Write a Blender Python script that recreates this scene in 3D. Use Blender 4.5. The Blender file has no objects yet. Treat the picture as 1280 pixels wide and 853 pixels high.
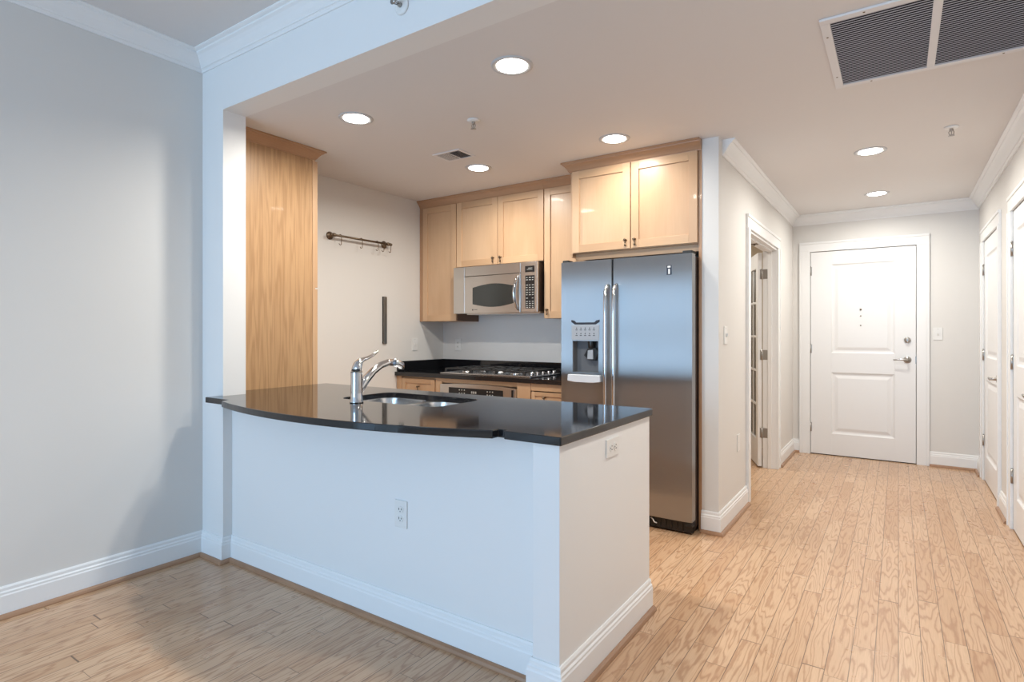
import bpy, bmesh, math, random
from mathutils import Vector, Matrix
random.seed(7)
PI = math.pi
S = bpy.context.scene
COL = S.collection

# ------------------------------------------------------------------ camera
cam_d = bpy.data.cameras.new('camera'); cam = bpy.data.objects.new('camera', cam_d)
COL.objects.link(cam); S.camera = cam
cam_d.sensor_width = 36; cam_d.lens = 709 / 1280 * 36
cam_d.shift_x = -11 / 1280; cam_d.shift_y = -10.6 / 1280
cam_d.clip_start = .02
cam.location = (0, 0, 1.2575); cam.rotation_euler = (PI / 2, 0, math.radians(33.65))

# ------------------------------------------------------------------ light levels
S.view_settings.view_transform = 'Standard'; S.view_settings.look = 'None'
S.view_settings.gamma = 1; S.view_settings.use_curve_mapping = False
S.view_settings.exposure = 1.1
CAN_POWER = 7.5      # watts of each recessed lamp
CAN_STRENGTH = 9.0   # glow of the lens itself
CAN_SPREAD = math.radians(168)
CAN_COLOR = (1.0, .968, .885)
DAY_POWER = 76.0
DAY_COLOR = (.43, .69, .98)
w = bpy.data.worlds.new('sky'); S.world = w; w.use_nodes = True
w.node_tree.nodes['Background'].inputs[0].default_value = (.55, .74, 1, 1)
w.node_tree.nodes['Background'].inputs[1].default_value = .3

def area(name, loc, rot, sx, sy, power, color):
    l = bpy.data.lights.new(name, 'AREA'); l.shape = 'RECTANGLE'; l.size = sx; l.size_y = sy
    l.energy = power; l.color = color
    o = bpy.data.objects.new(name, l); COL.objects.link(o); o.location = loc; o.rotation_euler = rot
    return o
# daylight entering by the living room window behind the camera
area('daylight', (-1.75, -3.66, 1.275), (PI / 2, 0, 0), 2.8, 2.05, DAY_POWER, DAY_COLOR)
area('daylight', (-3.35, -2.1, 1.35), (PI / 2, 0, -PI / 2), 2.4, 2.2, DAY_POWER * .14, DAY_COLOR)  # added source at the left wall, for blue in the refrigerator reflection

# ------------------------------------------------------------------ materials
def mat(name, color=(.8, .8, .8), rough=.5, metal=0, coat=0, spec=.5, emit=None, es=0):
    m = bpy.data.materials.new(name); m.use_nodes = True
    b = m.node_tree.nodes['Principled BSDF']
    b.inputs['Base Color'].default_value = (*color, 1); b.inputs['Roughness'].default_value = rough
    b.inputs['Metallic'].default_value = metal; b.inputs['Coat Weight'].default_value = coat
    b.inputs['Specular IOR Level'].default_value = spec
    if emit:
        b.inputs['Emission Color'].default_value = (*emit, 1); b.inputs['Emission Strength'].default_value = es
    return m
class NT:
    def __init__(s, m): s.t = m.node_tree; s.b = s.t.nodes['Principled BSDF']
    def n(s, typ, **kw):
        x = s.t.nodes.new(typ)
        for k, v in kw.items():
            if hasattr(x, k): setattr(x, k, v)
        return x
    def l(s, a, b): s.t.links.new(a, b)
    def math(s, op, a, b=None, c=None):
        x = s.n('ShaderNodeMath', operation=op)
        for i, v in enumerate((a, b, c)):
            if v is None: continue
            if isinstance(v, (int, float)): x.inputs[i].default_value = v
            else: s.l(v, x.inputs[i])
        return x.outputs[0]
    def xyz(s, X, Y, Z=0):
        x = s.n('ShaderNodeCombineXYZ')
        for i, v in enumerate((X, Y, Z)):
            if isinstance(v, (int, float)): x.inputs[i].default_value = v
            else: s.l(v, x.inputs[i])
        return x.outputs[0]
    def obj(s):
        t = s.n('ShaderNodeTexCoord'); p = s.n('ShaderNodeSeparateXYZ'); s.l(t.outputs['Object'], p.inputs[0])
        return t.outputs['Object'], p.outputs
    def noise(s, vec, scale, detail=3, rough=.5):
        x = s.n('ShaderNodeTexNoise'); s.l(vec, x.inputs['Vector']); x.inputs['Scale'].default_value = scale
        x.inputs['Detail'].default_value = detail; x.inputs['Roughness'].default_value = rough
        return x.outputs[0]
    def ramp(s, fac, stops):
        x = s.n('ShaderNodeValToRGB'); s.l(fac, x.inputs[0]); e = x.color_ramp.elements
        while len(e) < len(stops): e.new(.5)
        for q, (p, c) in zip(e, stops): q.position = p; q.color = (*c, 1)
        return x.outputs[0]
    def mix(s, fac, a, b, mode='MIX'):
        x = s.n('ShaderNodeMix', data_type='RGBA', blend_type=mode)
        for i, v in ((0, fac), (6, a), (7, b)):
            if isinstance(v, (int, float)): x.inputs[i].default_value = v
            elif isinstance(v, tuple): x.inputs[i].default_value = (*v, 1)
            else: s.l(v, x.inputs[i])
        return x.outputs[2]
    def bump(s, h, strength, dist=.002):
        x = s.n('ShaderNodeBump'); s.l(h, x.inputs['Height']); x.inputs['Strength'].default_value = strength
        x.inputs['Distance'].default_value = dist; s.l(x.outputs[0], s.b.inputs['Normal'])

def paint(name, color, rough=.55, bump=.05):
    m = mat(name, color, rough, spec=.3); t = NT(m); v, p = t.obj()
    t.bump(t.noise(v, 260, 2), bump, .001)
    n = t.noise(v, 1.5, 2)
    t.l(t.mix(t.math('MULTIPLY', n, .06), color, tuple(c * .86 for c in color)), t.b.inputs['Base Color'])
    return m
M_wall = paint('wall_paint', (.745, .725, .70))
M_wallw = paint('white_wall_paint', (.83, .82, .81))
M_ceil = paint('ceiling_paint', (.76, .735, .725), .7)
M_trim = paint('trim_paint', (.86, .86, .86), .32, .01)
M_door = paint('door_paint', (.84, .84, .845), .35, .02)

def floor_mat():
    m = mat('oak_strip_floor', rough=.28, coat=.25); t = NT(m); v, p = t.obj()
    W, L = .0765, .82
    xr = t.math('DIVIDE', p[0], W); row = t.math('FLOOR', xr)
    wn = t.n('ShaderNodeTexWhiteNoise', noise_dimensions='1D'); t.l(row, wn.inputs['W'])
    yr = t.math('ADD', t.math('DIVIDE', p[1], L), t.math('MULTIPLY', wn.outputs[0], 7.3))
    # uneven board lengths
    yw = t.math('ADD', yr, t.math('MULTIPLY', t.math('SINE', t.math('MULTIPLY', yr, 1.9)), .3))
    colu = t.math('FLOOR', yw)
    w2 = t.n('ShaderNodeTexWhiteNoise', noise_dimensions='2D'); t.l(t.xyz(row, colu), w2.inputs['Vector'])
    rnd = w2.outputs[0]
    fx = t.math('FRACT', xr); fy = t.math('FRACT', yw)
    ex = t.math('MINIMUM', fx, t.math('SUBTRACT', 1.0, fx)); ey = t.math('MINIMUM', fy, t.math('SUBTRACT', 1.0, fy))
    seam = t.math('MAXIMUM', t.math('LESS_THAN', ex, .017), t.math('LESS_THAN', ey, .0016))
    off = t.math('MULTIPLY', rnd, 37.0)
    gv = t.xyz(t.math('ADD', t.math('MULTIPLY', p[0], 9.0), off), t.math('ADD', t.math('MULTIPLY', p[1], .95), off), off)
    g = t.noise(gv, 1.0, 2.5, .55)
    g = t.math('ADD', g, t.math('MULTIPLY', t.noise(t.xyz(t.math('MULTIPLY', p[0], 60.0), t.math('MULTIPLY', p[1], 14.0), off), 1.0, 2), .035))
    rings = t.math('SINE', t.math('MULTIPLY', g, 112.0))
    rings = t.math('POWER', t.math('ADD', t.math('MULTIPLY', rings, .5), .5), 3.6)
    fv = t.xyz(t.math('MULTIPLY', p[0], 260.0), t.math('MULTIPLY', p[1], 9.0), off)
    fine = t.noise(fv, 1.0, 3, .6)
    base = t.ramp(rnd, [(0, (.54, .325, .185)), (.35, (.62, .40, .245)), (.7, (.65, .435, .275)), (1, (.57, .355, .21))])
    c = t.mix(t.math('MULTIPLY', rings, .6), base, (.34, .155, .07))
    c = t.mix(t.math('MULTIPLY', t.math('SUBTRACT', fine, .40), .8), c, (.30, .15, .07))
    c = t.mix(t.math('MULTIPLY', seam, .85), c, (.10, .05, .025))
    t.l(c, t.b.inputs['Base Color'])
    h = t.math('SUBTRACT', t.math('MULTIPLY', rings, -.03), t.math('MULTIPLY', seam, 1.0))
    t.bump(h, .12, .0008)
    t.l(t.math('ADD', .22, t.math('MULTIPLY', t.noise(v, 9, 3), .16)), t.b.inputs['Roughness'])
    return m
M_floor = floor_mat()

def wood(name, c1, c2, c3, gx=5.0, gz=.7, rings=26.0, amt=.3, rough=.35, axis=2):
    m = mat(name, c1, rough, coat=.05); t = NT(m); v, p = t.obj()
    a, b_, g_ = [(1, 2, 0), (0, 2, 1), (0, 1, 2)][axis]          # grain runs along axis
    gv = t.xyz(t.math('MULTIPLY', p[a], gx), t.math('MULTIPLY', p[b_], gx), t.math('MULTIPLY', p[g_], gz))
    g = t.noise(gv, 1.0, 3, .5)
    r = t.math('ADD', t.math('MULTIPLY', t.math('SINE', t.math('MULTIPLY', g, rings)), .5), .5)
    fv = t.xyz(t.math('MULTIPLY', p[a], 170.0), t.math('MULTIPLY', p[b_], 170.0), t.math('MULTIPLY', p[g_], 6.0))
    f = t.noise(fv, 1.0, 3, .6)
    c = t.mix(g, c1, c2)
    c = t.mix(t.math('MULTIPLY', t.math('POWER', r, 2.0), amt), c, c3)
    c = t.mix(t.math('MULTIPLY', t.math('MAXIMUM', t.math('SUBTRACT', f, .42), 0.0), 1.6 * amt + .2), c, c3)
    t.l(c, t.b.inputs['Base Color'])
    return m
M_maple = wood('maple', (.74, .50, .31), (.52, .32, .18), (.44, .24, .125), 3.2, .9, 12, .2)
M_maple_h = wood('maple_rails', (.69, .455, .27), (.50, .30, .165), (.42, .23, .12), 3.2, .9, 12, .2, axis=0)
M_crown = wood('crown_maple', (.50, .29, .165), (.43, .24, .13), (.33, .17, .09), 4, .6, 12, .2, axis=0)
M_panel = wood('oak_grain_panel', (.56, .35, .185), (.49, .29, .145), (.29, .15, .065), 11, .55, 64, .42, .36)
M_shoe = wood('shoe_moulding_wood', (.42, .24, .14), (.34, .19, .11), (.22, .11, .06), 6, 1, 12, .2, axis=1)
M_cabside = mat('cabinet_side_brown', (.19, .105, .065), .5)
M_dark_in = mat('cabinet_inside', (.32, .2, .12), .6)

def granite():
    m = mat('black_granite', (.010, .010, .012), .06, spec=.6); t = NT(m); v, p = t.obj()
    n = t.noise(v, 420, 2, .7)
    c = t.ramp(n, [(0, (.004, .004, .005)), (.6, (.010, .010, .012)), (.74, (.05, .05, .055)), (1, (.16, .16, .17))])
    t.l(c, t.b.inputs['Base Color'])
    t.l(t.math('ADD', .045, t.math('MULTIPLY', t.noise(v, 6, 3), .06)), t.b.inputs['Roughness'])
    return m
M_granite = granite()

def steel(name, color=(.62, .62, .63), rough=.27, axis=2, aniso=.5):
    m = mat(name, color, rough, 1.0); t = NT(m); v, p = t.obj()
    sc = [240.0, 240.0, 240.0]; sc[axis] = 1.5
    f = t.noise(t.xyz(t.math('MULTIPLY', p[0], sc[0]), t.math('MULTIPLY', p[1], sc[1]), t.math('MULTIPLY', p[2], sc[2])), 1.0, 2)
    t.l(t.math('ADD', rough - .06, t.math('MULTIPLY', f, .12)), t.b.inputs['Roughness'])
    t.bump(f, .03, .0004)
    if aniso > .6:
        tg = t.n('ShaderNodeTangent', direction_type='RADIAL', axis='Z'); t.l(tg.outputs[0], t.b.inputs['Tangent']); t.b.inputs['Anisotropic'].default_value = aniso
    return m
M_steel = steel('brushed_steel', (.60, .60, .61), .22, 0)
def fridge_steel():
    m = bpy.data.materials.new('refrigerator_steel'); m.use_nodes = True; t = m.node_tree
    for n in list(t.nodes): t.nodes.remove(n)
    o = t.nodes.new('ShaderNodeOutputMaterial'); g = t.nodes.new('ShaderNodeBsdfAnisotropic'); g.distribution = 'BECKMANN'
    g.inputs['Color'].default_value = (.385, .385, .39, 1); g.inputs['Roughness'].default_value = .34; g.inputs['Anisotropy'].default_value = .85; g.inputs['Rotation'].default_value = .25
    tg = t.nodes.new('ShaderNodeTangent'); tg.direction_type = 'RADIAL'; tg.axis = 'Z'; t.links.new(tg.outputs[0], g.inputs['Tangent'])
    t.links.new(g.outputs[0], o.inputs[0]); return m
M_fridge = fridge_steel()
M_steel_mw = steel('warm_brushed_steel', (.62, .60, .58), .30, 0)
M_sink = steel('sink_steel', (.72, .72, .72), .24, 0)
M_chrome = mat('chrome', (.62, .63, .65), .09, 1.0)
M_nickel = mat('satin_nickel', (.42, .40, .38), .28, 1.0)
M_bronze = mat('aged_bronze', (.20, .15, .105), .35, 1.0)
M_black = mat('black_plastic', (.012, .012, .013), .3)
M_blackm = mat('matte_black', (.015, .014, .014), .6)
M_brownside = mat('refrigerator_side_dark', (.035, .022, .018), .42)
M_glassd = mat('dark_oven_glass', (.03, .033, .032), .08, spec=.6)
M_iron = mat('cast_iron', (.045, .044, .044), .3, .5)
M_gray = mat('grey_plastic', (.34, .37, .41), .35)
M_ltgray = mat('light_grey_plastic', (.62, .65, .69), .35)
M_key = mat('key_print', (.42, .41, .38), .5)
M_white = mat('white_plastic', (.82, .81, .79), .35)
M_ivory = mat('white_device_plastic', (.80, .79, .77), .3)
M_slot = mat('slot_dark', (.03, .03, .03), .6)
M_ring = mat('lamp_ring_enamel', (.55, .55, .56), .4)
M_hole = mat('duct_dark', (.02, .02, .025), .9)
M_vent = paint('vent_enamel', (.78, .77, .78), .4, .01)
M_slat = mat('grille_slat', (.56, .56, .62), .45)
M_lens = mat('lit_lamp_lens', (.9, .9, .9), .5, emit=CAN_COLOR, es=CAN_STRENGTH)
M_curtain = paint('room_beige', (.64, .54, .41), .7)
M_logo = mat('badge_dark', (.05, .05, .06), .3, .6)
def pane():
    m = bpy.data.materials.new('clear_pane'); m.use_nodes = True; t = m.node_tree
    for n in list(t.nodes): t.nodes.remove(n)
    o = t.nodes.new('ShaderNodeOutputMaterial'); a = t.nodes.new('ShaderNodeBsdfTransparent'); g = t.nodes.new('ShaderNodeBsdfGlossy')
    g.inputs['Roughness'].default_value = .02; f = t.nodes.new('ShaderNodeFresnel'); f.inputs[0].default_value = 1.45
    a.inputs[0].default_value = (.93, .95, .95, 1)
    x = t.nodes.new('ShaderNodeMixShader'); t.links.new(f.outputs[0], x.inputs[0]); t.links.new(a.outputs[0], x.inputs[1]); t.links.new(g.outputs[0], x.inputs[2])
    t.links.new(x.outputs[0], o.inputs[0]); return m
M_pane = pane()

# ------------------------------------------------------------------ mesh helpers
class MB:
    def __init__(s): s.bm = bmesh.new(); s.mats = []
    def mi(s, m):
        if m is None: return 0
        if m not in s.mats: s.mats.append(m)
        return s.mats.index(m)
    def face(s, vs, m=None, smooth=False):
        try: f = s.bm.faces.new(vs)
        except ValueError: return None
        f.material_index = s.mi(m); f.smooth = smooth; return f
    def box(s, x0, x1, y0, y1, z0, z1, m=None):
        x0, x1 = sorted((x0, x1)); y0, y1 = sorted((y0, y1)); z0, z1 = sorted((z0, z1))
        v = [s.bm.verts.new(c) for c in ((x0, y0, z0), (x1, y0, z0), (x1, y1, z0), (x0, y1, z0), (x0, y0, z1), (x1, y0, z1), (x1, y1, z1), (x0, y1, z1))]
        for f in ((0, 3, 2, 1), (4, 5, 6, 7), (0, 1, 5, 4), (1, 2, 6, 5), (2, 3, 7, 6), (3, 0, 4, 7)): s.face([v[i] for i in f], m)
        return s
    def prism(s, poly, z0, z1, axis='Z', m=None, smooth=False):
        # poly: 2D points; extruded along axis
        def P(a, b, c): return {'Z': (a, b, c), 'Y': (a, c, b), 'X': (c, a, b)}[axis]
        A = [s.bm.verts.new(P(a, b, z0)) for a, b in poly]; B = [s.bm.verts.new(P(a, b, z1)) for a, b in poly]
        s.face(A[::-1], m); s.face(B, m); n = len(poly)
        for i in range(n): s.face([A[i], A[(i + 1) % n], B[(i + 1) % n], B[i]], m, smooth)
        return s
    def cyl(s, p0, p1, r0, r1=None, n=20, m=None, cap=True):
        return s.tube([p0, p1], [r0, r0 if r1 is None else r1], n, m, cap)
    def tube(s, pts, r, n=12, m=None, cap=True, squash=None):
        pts = [Vector(p) for p in pts]; N = len(pts)
        if isinstance(r, (int, float)): r = [r] * N
        rings = []; prev = None
        for i, p in enumerate(pts):
            d = ((pts[min(i + 1, N - 1)] - pts[i]).normalized() + (pts[i] - pts[max(i - 1, 0)]).normalized()).normalized()
            if prev is None:
                u = d.orthogonal().normalized() if squash is None else (Vector(squash[0]) - d * Vector(squash[0]).dot(d)).normalized()
            else: u = (prev - d * prev.dot(d)).normalized()
            prev = u; v = d.cross(u)
            k = 1 if squash is None else squash[1]
            rings.append([s.bm.verts.new(p + (u * math.cos(2 * PI * j / n) + v * k * math.sin(2 * PI * j / n)) * r[i]) for j in range(n)])
        for a, b in zip(rings, rings[1:]):
            for j in range(n): s.face([a[j], a[(j + 1) % n], b[(j + 1) % n], b[j]], m, True)
        if cap: s.face(rings[0][::-1], m); s.face(rings[-1], m)
        return s
    def lathe(s, prof, c=(0, 0, 0), axis='Z', n=28, m=None, caps=True):
        # prof: (radius, height) along axis
        def P(r, h, a):
            x, y = r * math.cos(a), r * math.sin(a)
            q = {'Z': (x, y, h), 'Y': (x, h, y), 'X': (h, x, y)}[axis]; return (q[0] + c[0], q[1] + c[1], q[2] + c[2])
        R = [[s.bm.verts.new(P(r, h, 2 * PI * j / n)) for j in range(n)] for r, h in prof]
        for a, b in zip(R, R[1:]):
            for j in range(n): s.face([a[j], a[(j + 1) % n], b[(j + 1) % n], b[j]], m, True)
        if caps: s.face(R[0][::-1], m); s.face(R[-1], m)
        return s
    def sweep(s, path, prof, m=None, closed=False):
        # path XY (room on the right hand), prof (out, z) closed section
        P = [Vector(p) for p in path]; N = len(P); rings = []
        for i in range(N):
            a = (P[i] - P[i - 1]).normalized() if (i > 0 or closed) else None
            b = (P[(i + 1) % N] - P[i]).normalized() if (i < N - 1 or closed) else None
            na = Vector((a.y, -a.x)) if a is not None else None; nb = Vector((b.y, -b.x)) if b is not None else None
            if na is None: o = nb
            elif nb is None: o = na
            else: o = (na + nb); o = o / (o.length_squared / 2) if o.length > 1e-6 else na
            rings.append([s.bm.verts.new((P[i].x + o.x * d, P[i].y + o.y * d, z)) for d, z in prof])
        K = len(prof); pairs = list(zip(rings, rings[1:])) + ([(rings[-1], rings[0])] if closed else [])
        for a, b in pairs:
            for j in range(K): s.face([a[j], b[j], b[(j + 1) % K], a[(j + 1) % K]], m)
        if not closed: s.face(rings[0], m); s.face(rings[-1][::-1], m)
        return s
    def fill(s, loops, z0, z1, m=None):
        # polygon with holes, extruded z0..z1
        e = []
        for L in loops:
            vs = [s.bm.verts.new((x, y, z0)) for x, y in L]
            for i in range(len(vs)): e.append(s.bm.edges.new((vs[i], vs[(i + 1) % len(vs)])))
        r = bmesh.ops.triangle_fill(s.bm, edges=e, use_beauty=True, use_dissolve=False)
        fs = [g for g in r['geom'] if isinstance(g, bmesh.types.BMFace)]
        for f in fs: f.material_index = s.mi(m)
        if z1 != z0:
            x = bmesh.ops.extrude_face_region(s.bm, geom=fs)
            bmesh.ops.translate(s.bm, vec=(0, 0, z1 - z0), verts=[g for g in x['geom'] if isinstance(g, bmesh.types.BMVert)])
        return s
    def shift(s, v): bmesh.ops.translate(s.bm, vec=v, verts=s.bm.verts); return s
    def build(s, name, material=None, parent=None, bevel=0, seg=2, origin=None, smooth_angle=None):
        bmesh.ops.recalc_face_normals(s.bm, faces=s.bm.faces)
        if origin is not None: bmesh.ops.translate(s.bm, vec=-Vector(origin), verts=s.bm.verts)
        me = bpy.data.meshes.new(name); s.bm.to_mesh(me); s.bm.free()
        if s.mats:
            for q in s.mats: me.materials.append(q)
        else: me.materials.append(material)
        o = bpy.data.objects.new(name, me); COL.objects.link(o)
        if origin is not None: o.location = origin
        if parent is not None:
            o.parent = parent
            if origin is None and parent.get('_w'): pass
        if bevel:
            b = o.modifiers.new('bevel', 'BEVEL'); b.width = bevel; b.segments = seg; b.limit_method = 'ANGLE'; b.angle_limit = math.radians(40)
        return o
def tag(o, label=None, cat=None, group=None, kind=None):
    if label: o['label'] = label
    if cat: o['category'] = cat
    if group: o['group'] = group
    if kind: o['kind'] = kind
    return o
def root(name, loc, label, cat, group=None, rz=0, kind=None):
    o = bpy.data.objects.new(name, None); COL.objects.link(o); o.location = loc; o.rotation_euler = (0, 0, rz); o.empty_display_size = .1
    return tag(o, label, cat, group, kind)
def part(mb, name, m, r, bevel=0, seg=2, world=True, label=None):
    # mesh written in world coordinates, made local to the thing's base
    o = mb.build(name, m, None, bevel, seg, None)
    if world:
        q = r; off = Vector((0, 0, 0))
        while q is not None: off += q.location; q = q.parent
        o.data.transform(Matrix.Translation(-off))
    o.parent = r
    if label: o['label'] = label
    return o
def copy_tree(o, parent=None):
    c = o.copy(); COL.objects.link(c); c.parent = parent
    for ch in list(o.children): copy_tree(ch, c)
    return c
def struct(mb, name, m, label, cat='structure', bevel=0):
    o = mb.build(name, m, None, bevel); return tag(o, label, cat, None, 'structure')

# ------------------------------------------------------------------ room constants
XL, YP, XP, YR, YC = -3.288, 1.68, -3.075, 1.73, 1.652
XE, YE2 = -.944, 2.475
XK, YB = -3.73, 4.225
XH, YS, YF, XR = -.93, 3.617, 6.59, .61
ZC, ZL = 2.479, 2.82
Y0, XO = -3.6, 1.9
T = .12

# ------------------------------------------------------------------ structure
struct(MB().box(-4, 2.1, -3.9, 7, -.08, 0), 'floor', M_floor, 'strip oak floor running down the hall', 'floor')
c = MB()
c.box(XL - T, XO + T, Y0 - T, YP, ZL, ZL + .1)
struct(c, 'ceiling', M_ceil, 'raised white ceiling over the living room', 'ceiling')
c = MB(); c.box(XK - T, XO, YP + .13, YF + .15, ZC, ZC + .1)
struct(c, 'ceiling', M_ceil, 'lower flat ceiling over kitchen and hall', 'ceiling')
LW0, LW1, LZ0, LZ1 = -3.3, -.9, .25, 2.45
struct(MB().box(XL - T, XL, Y0 - T, LW0, 0, ZL).box(XL - T, XL, LW1, YP, 0, ZL).box(XL - T, XL, LW0, LW1, 0, LZ0).box(XL - T, XL, LW0, LW1, LZ1, ZL), 'wall_left', M_wall, 'plain wall on the left of the living room', 'wall')
c = MB()
c.box(XL - T, XO, YP, YP + .13, ZC, ZL + .1)
c.box(XL - T, XP, YP, YP + .13, 0, ZC); c.box(XK - T, XL - T, YP, YP + .13, 0, ZL)
c.box(XR, XO, YP, YP + .13, 0, ZC)
struct(c, 'wall_header', M_wallw, 'header beam and pilaster between living room and kitchen', 'wall')
struct(MB().box(XK - T, XK, YP + .13, YB + T, 0, ZC), 'wall_kitchen_left', M_wall, 'kitchen side wall carrying the hook rail', 'wall')
struct(MB().box(XK, XH - T, YB, YB + T, 0, ZC), 'wall_kitchen_back', M_wall, 'wall behind the cooktop', 'wall')
FY0, FY1, FZ = 4.47, 5.64, 2.03
c = MB(); c.box(XH - T, XH, YS, FY0, 0, ZC); c.box(XH - T, XH, FY1, YF, 0, ZC); c.box(XH - T, XH, FY0, FY1, FZ, ZC)
struct(c, 'wall_hall_left', M_wall, 'hall wall with the french door opening', 'wall')
EX0, EX1, EZ = -.765, .145, 2.097
c = MB(); c.box(XH - T, EX0, YF, YF + T, 0, ZC); c.box(EX1, XR + T, YF, YF + T, 0, ZC); c.box(EX0, EX1, YF, YF + T, EZ, ZC)
struct(c, 'wall_hall_end', M_wall, 'end wall of the hall around the entry door', 'wall')
D1 = (5.35, 6.21); D2 = (3.94, 4.75); DZ = 2.03
c = MB(); ys = [YP + .13, D2[0] - .004, D2[1] + .004, D1[0] - .004, D1[1] + .004, YF]
for a, b in ((0, 1), (2, 3), (4, 5)): c.box(XR, XR + T, ys[a], ys[b], 0, ZC)
for a, b in ((1, 2), (3, 4)): c.box(XR, XR + T, ys[a], ys[b], DZ + .01, ZC)
struct(c, 'wall_right', M_wall, 'right hall wall with two doors', 'wall')
# backing behind the closed doors
struct(MB().box(XR + T, XR + T + .05, D2[0] - .1, D1[1] + .1, 0, ZC), 'wall_closet', M_curtain, 'closet wall behind the right doors', 'wall')
struct(MB().box(EX0 - .1, EX1 + .1, YF + T, YF + T + .05, 0, ZC), 'wall_corridor', M_curtain, 'corridor wall behind the entry door', 'wall')
# side room behind the french door
c = MB(); c.box(-3.2, XH - T, YF, YF + T, 0, ZC); c.box(-3.2, -3.08, YB + T, YF, 0, ZC)
struct(c, 'wall_side_room', M_curtain, 'beige walls of the room behind the french door', 'wall')
struct(MB().box(XO, XO + T, Y0 - T, YP + .13, 0, ZL + .1), 'wall_living_right', M_wall, 'living room wall right of the camera', 'wall')
WN = [(-3.15, -.35)]; WZ = (.25, 2.30)
c = MB(); c.box(XL - T, XO, Y0 - T, Y0, 0, WZ[0]); c.box(XL - T, XO, Y0 - T, Y0, WZ[1], ZL)
for a, b in ((XL - T, WN[0][0]), (WN[0][1], XO)): c.box(a, b, Y0 - T, Y0, *WZ)
struct(c, 'wall_back', M_wall, 'window wall behind the camera', 'wall')
for i, (a, b) in enumerate(WN):
    r = root('window_%d' % (i + 1), ((a + b) / 2, Y0 - .06, WZ[0]), 'tall white framed window in the back wall', 'window', kind='structure')
    f = MB()
    for x in (a, (a + b) / 2 - .02, b - .05): f.box(x, x + .05, Y0 - .1, Y0 - .03, *WZ)
    for z in (WZ[0], 1.22, WZ[1] - .05): f.box(a, b, Y0 - .1, Y0 - .03, z, z + .05)
    part(f, 'window_frame', M_trim, r, .003)
    part(MB().box(a - .05, b + .05, Y0 - .03, Y0 + .05, WZ[0] - .03, WZ[0]), 'window_sill', M_trim, r, .004)

r = root('window_2', (XL - .06, (LW0 + LW1) / 2, LZ0), 'unseen window added in the left wall for the blue refrigerator reflection', 'window', kind='structure')  # added window, out of view, so the refrigerator reflects blue
f = MB()
for y in (LW0, (LW0 + LW1) / 2 - .03, LW1 - .06): f.box(XL - .1, XL - .03, y, y + .06, LZ0, LZ1)
for z in (LZ0, LZ1 - .06): f.box(XL - .1, XL - .03, LW0, LW1, z, z + .06)
part(f, 'window_frame', M_trim, r, .003)
# peninsula half wall (L shaped, with the end column)
c = MB(); c.prism([(XP, YR), (-1.05, YR), (-1.05, YC), (XE, YC), (XE, YE2), (-1.06, YE2), (-1.06, 1.84), (XP, 1.845)], 0, .879)
struct(c, 'wall_peninsula', M_wallw, 'half wall wrapped around the peninsula', 'wall', .002)

# baseboards + shoe moulding + crown
def base(path, name, label):
    prof = [(0, .138), (.005, .138), (.009, .130), (.009, .118), (.014, .112), (.014, .104), (.017, .098), (.017, .0), (0, 0)]
    struct(MB().sweep(path, prof), name, M_trim, label, 'baseboard')
    struct(MB().sweep(path, [(.0175, .0), (.035, 0), (.035, .006), (.031, .015), (.024, .020), (.0175, .021)]), 'trim_shoe', M_shoe, 'wood shoe moulding below ' + label, 'trim')
base([(XL, Y0), (XL, YP), (XP, YP), (XP, YR), (-1.05, YR), (-1.05, YC), (XE, YC), (XE, YE2)], 'baseboard_living', 'white baseboard along left wall and peninsula')
base([(-1.035, YS), (XH, YS), (XH, FY0 - .1)], 'baseboard_stub', 'white baseboard beside the refrigerator')
base([(XH, FY1 + .1), (XH, YF), (EX0 - .1, YF)], 'baseboard_hall_left', 'white baseboard in the far left hall corner')
base([(EX1 + .1, YF), (XR, YF), (XR, D1[1] + .11)], 'baseboard_hall_end', 'white baseboard right of the entry door')
base([(XR, D1[0] - .11), (XR, D2[1] + .11)], 'baseboard_right', 'white baseboard between the right doors')
base([(XR, D2[0] - .11), (XR, YP), (XO, YP), (XO, Y0), (XL, Y0)], 'baseboard_back', 'white baseboard near the camera')
def crown(path, zt, h, w, closed=False, name='trim_crown', label=''):
    k = [(0, 1), (.0, .0), (.08, .0), (.10, .10), (.17, .17), (.22, .18), (.24, .25), (.36, .38), (.50, .56), (.64, .70), (.78, .78), (.80, .86), (.93, .90), (1, .94), (1, 1)]
    prof = [(u * w, zt - h + v * h) for u, v in k]
    struct(MB().sweep(path, prof, closed=closed), name, M_trim, label, 'crown moulding')
crown([(XL, Y0), (XL, YP), (XO, YP), (XO, Y0)], ZL, .093, .088, True, 'trim_1', 'white crown moulding around the living room ceiling')
crown([(XH, 3.70), (XH, YF), (XR, YF), (XR, YP + .13)], ZC, .102, .078, False, 'trim_2', 'white crown moulding around the hall ceiling')

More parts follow.
